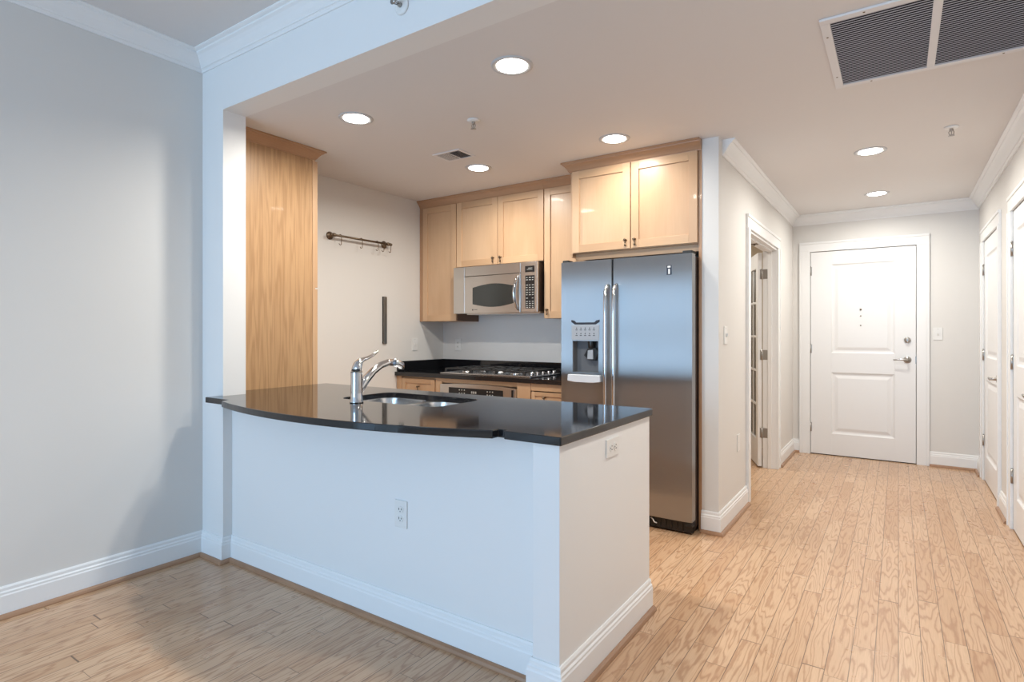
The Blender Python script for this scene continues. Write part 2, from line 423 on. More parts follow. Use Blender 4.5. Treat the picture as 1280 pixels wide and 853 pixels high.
# ------------------------------------------------------------------ doors
def nested(mb, x0, x1, z0, z1, y, steps, m=None):
    # concentric rectangles (inset, depth) on a face looking towards -Y
    R = []
    for ins, dy in steps:
        R.append([mb.bm.verts.new(q) for q in ((x0 + ins, y + dy, z0 + ins), (x1 - ins, y + dy, z0 + ins), (x1 - ins, y + dy, z1 - ins), (x0 + ins, y + dy, z1 - ins))])
    for a, b in zip(R, R[1:]):
        for j in range(4): mb.face([a[j], a[(j + 1) % 4], b[(j + 1) % 4], b[j]], m)
    mb.face(R[-1], m)
def panel_leaf(w, h, panels, z0=.008, t=.04, y=0.0):
    mb = MB(); st = .13
    xs = (panels[0][0], panels[0][1])
    mb.box(0, xs[0], y, y + t, z0, h); mb.box(xs[1], w, y, y + t, z0, h)
    zs = [z0] + [q for p_ in sorted(panels, key=lambda p_: p_[2]) for q in p_[2:4]] + [h]
    for a, b in zip(zs[::2], zs[1::2]): mb.box(xs[0], xs[1], y, y + t, a, b)
    for p_ in panels:
        nested(mb, p_[0], p_[1], p_[2], p_[3], y, [(0, 0), (.012, .009), (.022, .011), (.030, .011), (.055, .004), (.06, .003)])
        mb.box(p_[0], p_[1], y + .013, y + t, p_[2], p_[3])
    return mb
def lever(r, x, z, y0=0, sgn=-1):
    h = MB().lathe([(.0, 0), (.033, 0), (.033, -.004), (.028, -.009), (.012, -.012), (.011, -.045), (.013, -.050), (.0, -.052)], (x, y0, z), 'Y', caps=False)
    h.tube([(x, y0 - .045, z), (x + sgn * .02, y0 - .05, z + .001), (x + sgn * .05, y0 - .05, z + .004), (x + sgn * .085, y0 - .047, z + .001), (x + sgn * .112, y0 - .044, z - .002)], [.010, .010, .0085, .0075, .006], 12, squash=((0, 0, 1), .6))
    part(h, 'door_lever', M_nickel, r, world=False)
def hinges(r, zs, x=-.001, hh=.09):
    for z in zs:
        h = MB().cyl((x, -.006, z - hh / 2), (x, -.006, z + hh / 2), .0075, n=12)
        h.box(x - .014, x + .013, -.003, .002, z - hh / 2, z + hh / 2)
        h.lathe([(.0, 0), (.006, .001), (.005, .006), (0, .008)], (x, -.006, z + hh / 2), 'Z', 10, caps=False)
        part(h, 'hinge', M_nickel, r, world=False)
def casing(w, h, cw, y=0.0, jamb=.12):
    mb = MB()
    def seg(x0, x1, z0, z1, side):
        b = .022
        if side == 'l': mb.box(x0, x0 + b, y - .022, y, z0, z1); x0 += b
        if side == 'r': mb.box(x1 - b, x1, y - .022, y, z0, z1); x1 -= b
        if side == 't': mb.box(x0, x1, y - .022, y, z1 - b, z1); z1 -= b
        mb.box(x0, x1, y - .016, y, z0, z1)
    g = .004
    seg(-cw - g, -g, 0, h + g, 'l'); seg(w + g, w + cw + g, 0, h + g, 'r'); seg(-cw - g, w + cw + g, h + g, h + cw + g, 't')
    # jamb stop behind the leaf
    mb.box(-g, .012, .046, jamb, 0, h + g); mb.box(w - .012, w + g, .046, jamb, 0, h + g); mb.box(-g, w + g, .046, jamb, h - .01, h + g)
    return mb
# entry door (hall end)
r = root('door_1', (-.76, YF - .002, 0), 'white two panel entry door closing the end of the hall', 'door', kind='structure')
W, H = .90, 2.09
part(panel_leaf(W, H, [(.19, .73, 1.05, 1.955), (.19, .73, .225, .85)]), 'door_leaf', M_door, r, .0015, world=False)
part(casing(W, H, .1), 'door_frame', M_trim, r, .002, world=False)
hinges(r, (1.895, 1.09, .278)); lever(r, .832, .995)
part(MB().lathe([(0, 0), (.028, 0), (.028, -.010), (.022, -.018), (.0, -.019)], (.832, 0, 1.185), 'Y', caps=False).box(.828, .836, -.032, -.016, 1.17, 1.20), 'deadbolt', M_nickel, r, world=False)
for z, rr in ((1.487, .009), (1.423, .006), (1.328, .006)):
    part(MB().lathe([(0, .003), (rr, .003), (rr, -.002), (rr * .6, -.004), (0, -.004)], (.447, 0, z), 'Y', 14, caps=False), 'door_viewer' if rr > .008 else 'screw_plug', M_bronze, r, world=False)
part(MB().box(.895, .9025, -.0015, .03, .96, 1.03), 'latch_plate', M_nickel, r, world=False)
part(MB().box(.005, W - .005, .002, .038, 0.0, .0075), 'door_sweep', M_blackm, r, world=False)
# two doors in the right wall
for n, (a, b), lab in ((2, D1, 'white two panel door in the right wall, nearest the entry door'), (3, D2, 'white two panel door in the right wall, cut by the photo edge')):
    W = b - a; r = root('door_%d' % n, (XR, b, 0), lab, 'door', rz=-PI / 2, kind='structure')
    part(panel_leaf(W, DZ, [(.12, W - .12, 1.05, DZ - .13), (.12, W - .12, .22, .86)]), 'door_leaf', M_door, r, .0015, world=False)
    part(casing(W, DZ, .1), 'door_frame', M_trim, r, .002, world=False)
    hinges(r, (1.79, 1.067, .34)); lever(r, W - .065, .915)
# french door
r = root('door_4', (-1.057, FY1 - .006, 0), 'glazed french door leaf standing open into the side room', 'door', rz=math.radians(21.7 + 90), kind='structure')
LW = .56
f = MB(); t_ = .035
f.box(0, .09, 0, t_, .012, 2.0); f.box(LW - .09, LW, 0, t_, .012, 2.0); f.box(.09, LW - .09, 0, t_, .012, .26); f.box(.09, LW - .09, 0, t_, 1.86, 2.0)
for i in range(1, 5): z = .26 + i * .32; f.box(.09, LW - .09, .007, t_ - .007, z - .011, z + .011)
f.box(LW / 2 - .011, LW / 2 + .011, .007, t_ - .007, .26, 1.86)
part(f, 'door_leaf', M_door, r, .002, world=False)
part(MB().box(.085, LW - .085, .015, .02, .255, 1.865), 'glass_pane', M_pane, r, world=False)
# its frame
r2 = root('trim_3', (XH, (FY0 + FY1) / 2, 0), 'white casing and jambs of the french door opening', 'door frame', kind='structure')
f = MB()
for y0, y1, s_ in ((FY0 - .1, FY0, 0), (FY1, FY1 + .09, 1)):
    f.box(XH, XH + .016, y0 + (.022 if s_ == 0 else 0), y1 - (.022 if s_ else 0), 0, FZ); f.box(XH, XH + .022, y0 if s_ == 0 else y1 - .022, y0 + .022 if s_ == 0 else y1, 0, FZ)
f.box(XH, XH + .016, FY0 - .1, FY1 + .09, FZ, FZ + .078); f.box(XH, XH + .022, FY0 - .1, FY1 + .09, FZ + .078, FZ + .1)
f.box(XH - T, XH, FY0, FY0 + .018, 0, FZ); f.box(XH - T, XH, FY1 - .004, FY1, 0, FZ); f.box(XH - T, XH, FY0, FY1, FZ - .018, FZ)
f.box(XH - .075, XH - .04, FY1 - .018, FY1 - .003, 0, FZ); f.box(XH - .075, XH - .04, FY0, FY1, FZ - .03, FZ - .017)
part(f, 'door_frame', M_trim, r2, .002)
for z in (1.80, 1.05, .325):
    h = MB().box(XH - T + .004, XH - .078, FY1 - .0065, FY1 - .003, z - .045, z + .045)
    h.cyl((XH - T - .006, FY1 - .010, z - .047), (XH - T - .006, FY1 - .010, z + .047), .007, n=12)
    h.box(XH - T - .040, XH - T - .012, FY1 - .0125, FY1 - .009, z - .045, z + .045)
    part(h, 'hinge', M_nickel, r2)
part(MB().box(XH - .1, XH - .05, 5.02, 5.08, FZ - .036, FZ - .03).lathe([(0, 0), (.008, 0), (.007, -.006), (0, -.008)], (XH - .075, 5.05, FZ - .036), 'Z', 12, caps=False), 'ball_catch', M_bronze, r2)

# ------------------------------------------------------------------ cabinets
def shaker(mb, x0, x1, z0, z1, yf, t=.019, st=.055, m1=None, m2=None):
    # front faces -Y at yf
    m1 = m1 or M_maple; m2 = m2 or M_maple_h
    mb.box(x0, x0 + st, yf, yf + t, z0, z1, m1); mb.box(x1 - st, x1, yf, yf + t, z0, z1, m1)
    mb.box(x0 + st, x1 - st, yf, yf + t, z0, z0 + st, m2); mb.box(x0 + st, x1 - st, yf, yf + t, z1 - st, z1, m2)
    mb.box(x0 + st - .001, x1 - st + .001, yf + .010, yf + t - .001, z0 + st - .001, z1 - st + .001, m1)
    return mb
def pull(parent, x, y, z, s=1.0):
    # little post with a twisted ring and a hanging drop; faces -Y
    k = MB().lathe([(0, 0), (.007, 0), (.006, -.003), (.0035, -.006), (.0035, -.016), (.007, -.019), (.0085, -.024), (.006, -.029), (0, -.030)], (x, y, z), 'Y', 14, caps=False)
    pts = [(x + .009 * math.cos(a) - .003, y - .020 - .003 * math.sin(2 * a), z + .009 * math.sin(a)) for a in [2 * PI * i / 14 for i in range(15)]]
    k.tube(pts, .0024, 8)
    k.tube([(x, y - .022, z - .006), (x + .001, y - .021, z - .016), (x, y - .018, z - .026)], [.002, .0045, .002], 8)
    k.lathe([(0, .0), (.006, -.004), (.0075, -.012), (.005, -.019), (0, -.021)], (x, y - .016, z - .022), 'Z', 12, caps=False)
    return part(k, 'pull', M_bronze, parent)
CROWN = [(0, 1), (0, 0), (.12, 0), (.14, .08), (.22, .12), (.30, .26), (.45, .46), (.62, .62), (.80, .72), (.84, .82), (1, .84), (1, 1)]
def cab_crown(r, path, label=None, zt=ZC - .001, h=.068, w=.052):
    return part(MB().sweep(path, [(a * w, zt - h + b * h) for a, b in CROWN]), 'crown_moulding', M_crown, r, label=label)
def carcass(r, x0, x1, y0, y1, z0, z1, side_m=None, stile=.0):
    c = MB(); t = .018
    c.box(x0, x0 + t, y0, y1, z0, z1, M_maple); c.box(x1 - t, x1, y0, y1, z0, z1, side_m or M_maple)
    c.box(x0 + t, x1 - t, y0, y1, z0, z0 + t, M_maple_h); c.box(x0 + t, x1 - t, y0, y1, z1 - t, z1, M_maple_h)
    c.box(x0 + t, x1 - t, y1 - .008, y1, z0 + t, z1 - t, M_dark_in)
    c.box(x0 + t, x1 - t, y0 + .0, y0 + .004, z0 + t, z1 - t, M_dark_in)
    return part(c, 'body', M_maple, r)
YU = 3.895
# left tall wall cabinet
r = root('wall_cabinet', (-3.5, YU + .1, 1.36), 'tall single door maple wall cabinet in the kitchen corner, left of microwave', 'cabinet')
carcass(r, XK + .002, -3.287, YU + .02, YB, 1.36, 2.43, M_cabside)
part(MB().box(XK + .002, -3.695, YU, YU + .02, 1.36, 2.42, M_crown), 'filler_strip', M_crown, r)
d = part(shaker(MB(), -3.692, -3.290, 1.362, 2.410, YU), 'door', None, r, .0012)
cab_crown(r, [(XK + .002, YU + .01), (-3.287, YU + .01)])
# pair above microwave
r = root('wall_cabinet', (-2.83, YU + .1, 1.835), 'short double door maple wall cabinet directly above the microwave', 'cabinet')
carcass(r, -3.283, -2.373, YU + .02, YB, 1.835, 2.43)
for x0, x1, px in ((-3.281, -2.833, -2.872), (-2.828, -2.375, -2.795)):
    d = part(shaker(MB(), x0, x1, 1.838, 2.410, YU), 'door', None, r, .0012); pull(d, px, YU, 1.895)
cab_crown(r, [(-3.286, YU + .01), (-2.373, YU + .01)])
# right tall wall cabinet
r = root('wall_cabinet', (-2.18, YU + .1, 1.37), 'tall maple wall cabinet squeezed between microwave and refrigerator', 'cabinet')
carcass(r, -2.369, -1.978, YU + .02, YB, 1.37, 2.43)
d = part(shaker(MB(), -2.367, -1.990, 1.372, 2.410, YU), 'door', None, r, .0012); pull(d, -2.335, YU, 1.44)
cab_crown(r, [(-2.372, YU + .01), (-1.978, YU + .01)])
# above refrigerator
YG = 3.60
r = root('wall_cabinet', (-1.5, YG + .2, 1.83), 'deep double door maple cabinet above the refrigerator', 'cabinet')
carcass(r, -1.974, -1.052, YG + .02, YB, 1.825, 2.43)
for x0, x1, px in ((-1.953, -1.510, -1.539), (-1.503, -1.057, -1.473)):
    d = part(shaker(MB(), x0, x1, 1.828, 2.410, YG), 'door', None, r, .0012); pull(d, px, YG, 1.885)
part(MB().box(-1.051, -1.033, YG + .012, YB, 0.0, 2.478, M_crown), 'side_panel', M_crown, r)
part(MB().box(-1.974, -1.956, YG + .012, YB, 1.80, 1.825, M_maple_h).box(-1.956, -1.052, YG + .06, YG + .078, 1.78, 1.825, M_maple_h), 'light_rail', M_maple_h, r)
cab_crown(r, [(-1.974, YU + .015), (-1.974, YG + .01), (-1.034, YG + .01)])
# pantry
r = root('pantry_cabinet', (-3.5, 2.1, 0), 'floor to ceiling pantry cabinet with broad oak grained side panel', 'cabinet')
c = MB(); c.box(XK + .002, XK + .02, 1.812, 2.405, .09, 2.43); c.box(XK + .02, -3.29, 1.812, 1.81, .09, 2.43); c.box(XK + .02, -3.29, 1.81, 2.405, 2.41, 2.43); c.box(XK + .02, -3.29, 1.81, 2.405, .09, .11)
c.box(XK + .05, -3.32, 1.81, 2.35, 0, .09)
part(c, 'body', M_maple, r)
part(MB().box(-3.29, -3.271, 1.812, 2.392, .0, 2.42), 'side_panel', M_panel, r, label='oak grained side panel')
part(MB().box(-3.291, -3.268, 2.393, 2.412, .09, 2.42), 'face_frame', M_maple, r, .001)
for z0, z1 in ((.1, 1.55), (1.56, 2.41)):
    d = MB(); shaker(d, XK + .006, -3.270, z0, z1, 0)
    bmesh.ops.scale(d.bm, vec=(1, -1, 1), verts=d.bm.verts); bmesh.ops.translate(d.bm, vec=(0, 2.432, 0), verts=d.bm.verts)
    part(d, 'door', None, r, .0012)
cab_crown(r, [(-3.271, 1.812), (-3.271, 2.405), (XK + .002, 2.405)], h=.062, w=.058)

# base cabinets along the back wall
YL = 3.60; ZB = .875
def base_cab(x0, x1, label, cat='cabinet', drawer=True):
    r = root('base_cabinet', ((x0 + x1) / 2, YL + .3, 0), label, cat)
    c = MB(); t = .018
    c.box(x0, x0 + t, YL + .02, YB, .1, ZB, M_maple); c.box(x1 - t, x1, YL + .02, YB, .1, ZB, M_maple)
    c.box(x0 + t, x1 - t, YL + .02, YB, .1, .12, M_dark_in); c.box(x0 + t, x1 - t, YB - .01, YB, .12, ZB, M_dark_in)
    c.box(x0 + t, x1 - t, YL + .02, YL + .04, ZB - .04, ZB, M_maple_h); c.box(x0 + .02, x1 - .02, YL + .09, YL + .11, 0, .1, M_dark_in)
    part(c, 'body', None, r)
    return r
r = base_cab(XK + .002, -3.268, 'maple base cabinet with top drawer in the kitchen corner')
part(MB().box(XK + .002, -3.668, YL + .003, YL + .02, .1, ZB - .003), 'filler_strip', M_maple, r)
d = part(shaker(MB(), -3.662, -3.276, .715, .858, YL, st=.042), 'drawer', None, r, .0012); pull(d, -3.465, YL + .01, .79)
d = part(shaker(MB(), -3.662, -3.276, .105, .708, YL), 'door', None, r, .0012); pull(d, -3.31, YL, .65)
r = base_cab(-3.264, -2.312, 'maple oven cabinet surround below the cooktop')
part(MB().box(-3.264, -3.200, YL + .002, YL + .02, .1, ZB - .002, M_maple).box(-2.432, -2.312, YL + .002, YL + .02, .1, ZB - .002, M_maple).box(-3.2, -2.432, YL + .002, YL + .02, .845, ZB - .002, M_maple_h), 'face_frame', None, r, .001)
r = base_cab(-2.308, -2.0, 'narrow maple base cabinet with drawer beside the refrigerator')
part(MB().box(-2.308, -2.0, YL + .002, YL + .02, .82, ZB - .002), 'face_frame', M_maple_h, r, .001)
d = part(shaker(MB(), -2.300, -2.008, .70, .812, YL, st=.03), 'drawer', None, r, .0012); pull(d, -2.18, YL + .004, .775)
d = part(shaker(MB(), -2.300, -2.008, .105, .692, YL), 'door', None, r, .0012); pull(d, -2.27, YL, .63)
# wall oven
r = root('oven', (-2.82, YL + .3, .1), 'stainless built-in oven with black control display under the cooktop', 'oven')
f = MB()
arc = [(-3.198 + i * .764 / 16, .826 + .014 * math.sin(PI * i / 16)) for i in range(17)]
f.prism(arc + [(-2.434, .70), (-3.198, .70)], YL - .018, YL + .5, 'Y')
part(f, 'control_panel', M_steel_mw, r, .002)
p_ = part(MB().box(-3.10, -2.55, YL - .021, YL - .0185, .742, .806), 'display', M_black, r, .001)
for bx in (-2.985, -2.70):
    for i in range(3):
        for j in range(2): part(MB().lathe([(0, 0), (.0055, 0), (.0055, -.001), (0, -.001)], (bx + i * .026, YL - .0212, .762 + j * .026), 'Y', 10, caps=False), 'button', M_key, p_)
for i in range(3): part(MB().box(-2.862 + i * .02, -2.850 + i * .02, YL - .0222, YL - .0212, .766, .784), 'digit', M_key, p_)
part(MB().box(-2.466, -2.456, YL - .028, YL - .018, .70, .815), 'trim_strip', M_black, r)
part(MB().box(-3.198, -2.434, YL - .02, YL + .02, .14, .69), 'oven_door', M_steel_mw, r, .003)
part(MB().box(-3.09, -2.54, YL - .022, YL - .02, .22, .56), 'oven_window', M_glassd, r)
part(MB().tube([(-3.13, YL - .02, .65), (-3.13, YL - .055, .65), (-3.1, YL - .06, .65), (-2.53, YL - .06, .65), (-2.5, YL - .055, .65), (-2.5, YL - .02, .65)], .011, 12), 'oven_handle', M_chrome, r)
# worktop along the back
r = root('countertop', (-2.86, 3.9, ZB), 'black granite worktop under the cooktop along the back wall', 'countertop')
part(MB().box(XK + .002, -1.995, 3.575, YB - .002, ZB + .0005, .91), 'slab', M_granite, r, .003)
part(MB().box(XK + .002, XK + .022, 3.60, YB - .002, .9105, 1.0).box(XK + .022, -1.995, YB - .022, YB - .002, .9105, 1.0), 'backsplash', M_granite, r, .002)
# cooktop
cx0, cx1, cy0, cy1 = -3.235, -2.325, 3.625, 4.135; zt = .911
r = root('cooktop', (-2.78, 3.88, zt), 'stainless gas cooktop with black grates on the back worktop', 'cooktop')
c = MB(); c.box(cx0, cx1, cy0, cy1, zt, zt + .008); c.box(cx0 + .02, cx1 - .02, cy0 + .02, cy1 - .02, zt + .008, zt + .012)
part(c, 'base_tray', M_steel, r, .003)
for bx, by, br in ((-3.05, 3.76, .045), (-3.05, 4.01, .05), (-2.80, 3.90, .065), (-2.55, 3.76, .05), (-2.55, 4.01, .045)):
    part(MB().lathe([(0, 0), (br, 0), (br, .006), (br * .9, .010), (0, .010)], (bx, by, zt + .0125), 'Z', 24, caps=False), 'burner', M_sink, r)
    part(MB().lathe([(0, 0), (br * .72, 0), (br * .75, .006), (br * .6, .010), (0, .011)], (bx, by, zt + .0228), 'Z', 24, caps=False), 'burner_cap', M_iron, r)
for gx0, gx1 in ((-3.20, -2.935), (-2.925, -2.675), (-2.665, -2.40)):
    g = MB(); zz = zt + .046; b = .006; gy0, gy1 = cy0 + .035, cy1 - .035; gm = (gx0 + gx1) / 2; ym = (gy0 + gy1) / 2
    for y in (gy0, ym, gy1): g.box(gx0, gx1, y - b, y + b, zz - .01, zz)
    for x in (gx0, gx1): g.box(x - b, x + b, gy0 - b, gy1 + b, zz - .01, zz)
    for y in ((gy0 + ym) / 2, (gy1 + ym) / 2):
        g.box(gx0, gm - .03, y - b, y + b, zz - .008, zz + .002); g.box(gm + .03, gx1, y - b, y + b, zz - .008, zz + .002)
    for a, bb in ((gy0, gy0 + .09), (ym - .09, ym - .02), (ym + .02, ym + .09), (gy1 - .09, gy1)): g.box(gm - b, gm + b, a, bb, zz - .008, zz + .002)
    for x in (gx0, gx1):
        for y in (gy0, gy1, ym): g.box(x - .007, x + .007, y - .007, y + .007, zt + .0125, zz - .01)
    part(g, 'grate', M_iron, r, .001)
for i in range(5):
    part(MB().lathe([(0, 0), (.017, 0), (.017, .012), (.013, .022), (0, .023)], (-2.36, 3.70 + i * .085, zt + .0122), 'Z', 18, caps=False), 'control_knob', M_steel, r)

# microwave
YM = 3.82
r = root('microwave', (-2.75, YM + .2, 1.42), 'stainless over-the-range microwave with black keypad under the short cabinet', 'microwave')
part(MB().box(-3.125, -2.386, YM + .022, YB, 1.428, 1.822), 'body', M_brownside, r)
part(MB().box(-3.125, -2.386, YM + .03, YB - .02, 1.412, 1.4275), 'bottom_plate', M_steel_mw, r)
part(MB().box(-3.252, -3.128, YM, YM + .07, 1.422, 1.824), 'filler_strip', M_steel_mw, r, .002)
part(MB().box(-3.125, -2.546, YM, YM + .021, 1.742, 1.824), 'vent_panel', M_steel_mw, r, .002)
d = part(MB().box(-3.125, -2.546, YM - .004, YM + .021, 1.422, 1.738), 'door', M_steel_mw, r, .003)
n = 14; ax0, ax1 = -3.035, -2.60
arc = [(ax0 + (ax1 - ax0) * i / n, 1.640 + .028 * math.sin(PI * i / n)) for i in range(n + 1)] + [(ax1 - (ax1 - ax0) * i / n, 1.500 - .028 * math.sin(PI * i / n)) for i in range(n + 1)]
part(MB().prism(arc, YM - .0065, YM - .0045, 'Y'), 'window', M_glassd, d)
hp = [(-2.562 , YM - .008, 1.715), (-2.572, YM - .03, 1.68), (-2.578, YM - .042, 1.62), (-2.580, YM - .046, 1.58), (-2.578, YM - .042, 1.53), (-2.572, YM - .03, 1.475), (-2.562, YM - .008, 1.44)]
part(MB().tube(hp, [.007, .011, .0135, .0145, .0135, .011, .007], 14), 'handle', M_chrome, d)
part(MB().lathe([(0, 0), (.007, 0), (.007, -.001), (0, -.001)], (-3.035, YM - .0045, 1.452), 'Y', 14, caps=False).box(-3.02, -2.985, YM - .0052, YM - .0045, 1.450, 1.454), 'badge', M_logo, d)
p_ = part(MB().box(-2.543, -2.386, YM, YM + .021, 1.422, 1.824), 'control_panel', M_steel_mw, r, .002)
part(MB().box(-2.500, -2.412, YM - .0025, YM - .0005, 1.742, 1.792), 'display', M_black, p_)
kp = part(MB().box(-2.498, -2.412, YM - .0025, YM - .0005, 1.450, 1.716), 'keypad', M_black, p_)
k = MB()
rows = [1.700, 1.682, 1.640, 1.620, 1.600, 1.581, 1.562, 1.535, 1.508, 1.492, 1.474, 1.460]
for i, z in enumerate(rows):
    for j in range(3):
        if (i == 7 and j == 1): continue
        w_ = .0085 if (i + j) % 3 else .0065
        part(MB().box(-2.490 + j * .028, -2.490 + j * .028 + 2 * w_, YM - .0035, YM - .0025, z - .0045, z + .0015), 'button', M_key, kp)
for q0, q1 in ((-2.482, 1.762), (-2.470, 1.773)): part(MB().box(q0, -2.430, YM - .0035, YM - .0025, q1, q1 + .003), 'digit_row', M_key, p_)

# ------------------------------------------------------------------ refrigerator
FYf = 3.48
r = root('refrigerator', (-1.52, 3.85, 0), 'stainless side-by-side refrigerator with ice and water dispenser', 'refrigerator')
part(MB().box(-1.985, -1.058, FYf + .085, YB - .03, .03, 1.735), 'body', M_brownside, r, .003)
def frdoor(x0, x1, z0=.085, z1=1.748, hole=None):
    # gently bowed brushed front
    mb = MB(); n = 14; bow = .0012
    def yf(x): u = (x - x0) / (x1 - x0) * 2 - 1; return FYf + bow * (u * u) ** 1.0 + .006 * (max(0, abs(u) - .96) / .04) ** 2
    xs = [x0 + (x1 - x0) * i / n for i in range(n + 1)]
    zs = [z0, z1]
    if hole:
        hx0, hx1, hz0, hz1 = hole
        xs = sorted([x for x in xs if abs(x - hx0) > .01 and abs(x - hx1) > .01] + [hx0, hx1]); zs = [z0, hz0, hz1, z1]
    V = {}
    def vt(i, j, back=False):
        k_ = (i, j, back)
        if k_ not in V: V[k_] = mb.bm.verts.new((xs[i], (FYf + .075) if back == 1 else yf(xs[i]), zs[j]))
        return V[k_]
    for i in range(len(xs) - 1):
        for j in range(len(zs) - 1):
            if hole and xs[i] >= hole[0] - 1e-6 and xs[i + 1] <= hole[1] + 1e-6 and j == 1: continue
            mb.face([vt(i, j, 'F'), vt(i + 1, j, 'F'), vt(i + 1, j + 1, 'F'), vt(i, j + 1, 'F')], None, True)
            mb.face([vt(i, j, 1), vt(i, j + 1, 1), vt(i + 1, j + 1, 1), vt(i + 1, j, 1)])
        mb.face([vt(i, 0), vt(i, 0, 1), vt(i + 1, 0, 1), vt(i + 1, 0)]); J = len(zs) - 1
        mb.face([vt(i, J), vt(i + 1, J), vt(i + 1, J, 1), vt(i, J, 1)])
    for j in range(len(zs) - 1):
        mb.face([vt(0, j), vt(0, j + 1), vt(0, j + 1, 1), vt(0, j, 1)]); I = len(xs) - 1
        mb.face([vt(I, j), vt(I, j, 1), vt(I, j + 1, 1), vt(I, j + 1)])
    return mb
fl = part(frdoor(-1.978, -1.594, hole=(-1.885, -1.686, .985, 1.200)), 'freezer_door', M_fridge, r)
fr = part(frdoor(-1.580, -1.056), 'refrigerator_door', M_fridge, r)
part(MB().box(-1.594, -1.580, FYf + .03, FYf + .08, .085, 1.745), 'door_gap', M_blackm, r)
# dispenser
dx0, dx1 = -1.885, -1.686
yy = FYf + .001
c = MB(); c.box(dx0 - .006, dx0 + .004, yy, yy + .06, .98, 1.205); c.box(dx1 - .004, dx1 + .006, yy, yy + .06, .98, 1.205); c.box(dx0, dx1, yy, yy + .06, 1.198, 1.205)
c.box(dx0, dx1, yy + .06, yy + .068, .98, 1.205); c.box(dx0, dx1, yy + .002, yy + .06, .975, .985)
part(c, 'dispenser_cavity', mat('dispenser_recess', (.13, .135, .145), .4), fl)
part(MB().box(dx0 - .006, dx1 + .006, yy - .004, yy + .008, 1.205, 1.310), 'dispenser_panel', M_gray, fl, .002, label='grey dispenser control panel with two rows of buttons')
c = MB(); c.prism([(dx0 - .008, 1.345), (dx0 - .008, 1.330), (dx0 + .02, 1.312), (dx1 - .02, 1.312), (dx1 + .008, 1.330), (dx1 + .008, 1.345), (dx1 - .016, 1.340), (dx1 - .03, 1.327), (dx0 + .03, 1.327), (dx0 + .016, 1.340)], yy - .004, yy + .006, 'Y')
part(c, 'dispenser_brow', M_logo, fl, .001)
k = MB()
for j in range(2):
    for i in range(5): x = dx0 + .034 + i * .033; k.box(x - .008, x + .008, yy - .0052, yy - .0042, 1.235 + j * .038, 1.239 + j * .038); k.lathe([(0, 0), (.004, 0), (0, -.001)], (x, yy - .0042, 1.250 + j * .038), 'Y', 8, caps=False)
part(k, 'dispenser_button', M_blackm, fl)
c = MB(); pts = [(dx0 + .075, 1.10), (dx0 + .105, 1.15), (dx0 + .16, 1.155), (dx0 + .187, 1.12), (dx0 + .16, 1.065), (dx0 + .11, 1.07)]
c.prism(pts, yy + .025, yy + .06, 'Y', M_black); c.prism([(dx0 + .108, 1.075), (dx0 + .112, 1.135), (dx0 + .15, 1.14), (dx0 + .152, 1.075)], yy + .010, yy + .027, 'Y', M_gray)
c.cyl((dx0 + .13, yy + .03, 1.15), (dx0 + .13, yy + .03, 1.20), .022, .026, 16, M_black)
part(c, 'dispenser_paddle', None, fl, .002)
part(MB().prism([(dx0 - .022, .968), (dx0 - .026, .925), (dx0 + .03, .917), (dx1 - .03, .917), (dx1 + .026, .925), (dx1 + .022, .968)], yy - .030, yy + .0, 'Y').box(dx0, dx1, yy, yy + .055, .955, .972), 'drip_tray', M_ltgray, fl, .003, label='pale grey drip tray')
k = MB()
for i in range(9): k.box(dx0 + .01 + i * .021, dx0 + .021 + i * .021, yy + .004, yy + .05, .9725, .975)
part(k, 'tray_grid', M_black, fl)
for xh, par in ((-1.615, fl), (-1.555, fr)):
    pts = [(xh, FYf + .006, 1.575), (xh, FYf - .022, 1.565), (xh, FYf - .040, 1.53), (xh, FYf - .048, 1.45)] + [(xh, FYf - .050, z) for z in (1.2, 1.0, .8)] + [(xh, FYf - .048, .60), (xh, FYf - .040, .52), (xh, FYf - .022, .485), (xh, FYf + .006, .475)]
    part(MB().tube(pts, [.010, .012, .0135] + [.0135] * (len(pts) - 6) + [.0135, .012, .010], 16), 'handle', M_chrome, par)
# badge: small upright oval-topped tag with a white mark
bx, bz = -1.198, 1.655; by = FYf + .0035
part(MB().box(bx - .016, bx + .016, by - .005, by + .003, bz - .035, bz + .026, M_logo).box(bx - .005, bx + .006, by - .0065, by - .0045, bz - .03, bz + .002, M_white).box(bx - .010, bx + .010, by - .0065, by - .0045, bz + .010, bz + .021, M_white), 'badge', None, fr, .002)
g = MB().box(-1.975, -1.062, FYf + .03, FYf + .1, .012, .078)
for i in range(24): x = -1.95 + i * .036; g.box(x, x + .004, FYf + .024, FYf + .032, .02, .07)
part(g, 'toe_grille', M_black, r)
part(MB().box(-1.10, -1.060, FYf + .01, FYf + .09, .058, .083).lathe([(0, 0), (.008, 0), (.006, -.006), (0, -.007)], (-1.10, FYf + .028, .055), 'Y', 12, caps=False), 'hinge', M_blackm, r)
part(MB().tube([(-1.325, FYf + .022, .068), (-1.31, FYf + .016, .062), (-1.302, FYf + .018, .045), (-1.285, FYf + .02, .040)], .004, 8), 'wire_clip', M_white, r)
for hx in ((-1.975, -1.93, .09, 1.765), (-1.12, -1.062, .12, 1.768)): part(MB().box(hx[0], hx[1], FYf + .02, FYf + hx[2], 1.7485, hx[3]), 'hinge_cover', M_blackm, r, .003)
for x in (-1.93, -1.11): part(MB().lathe([(0, 0), (.022, 0), (.022, .012), (0, .012)], (x, FYf + .12, 0), 'Z', 14, caps=False).cyl((x, FYf + .12, .012), (x, FYf + .12, .03), .008, n=10), 'levelling_foot', M_blackm, r)

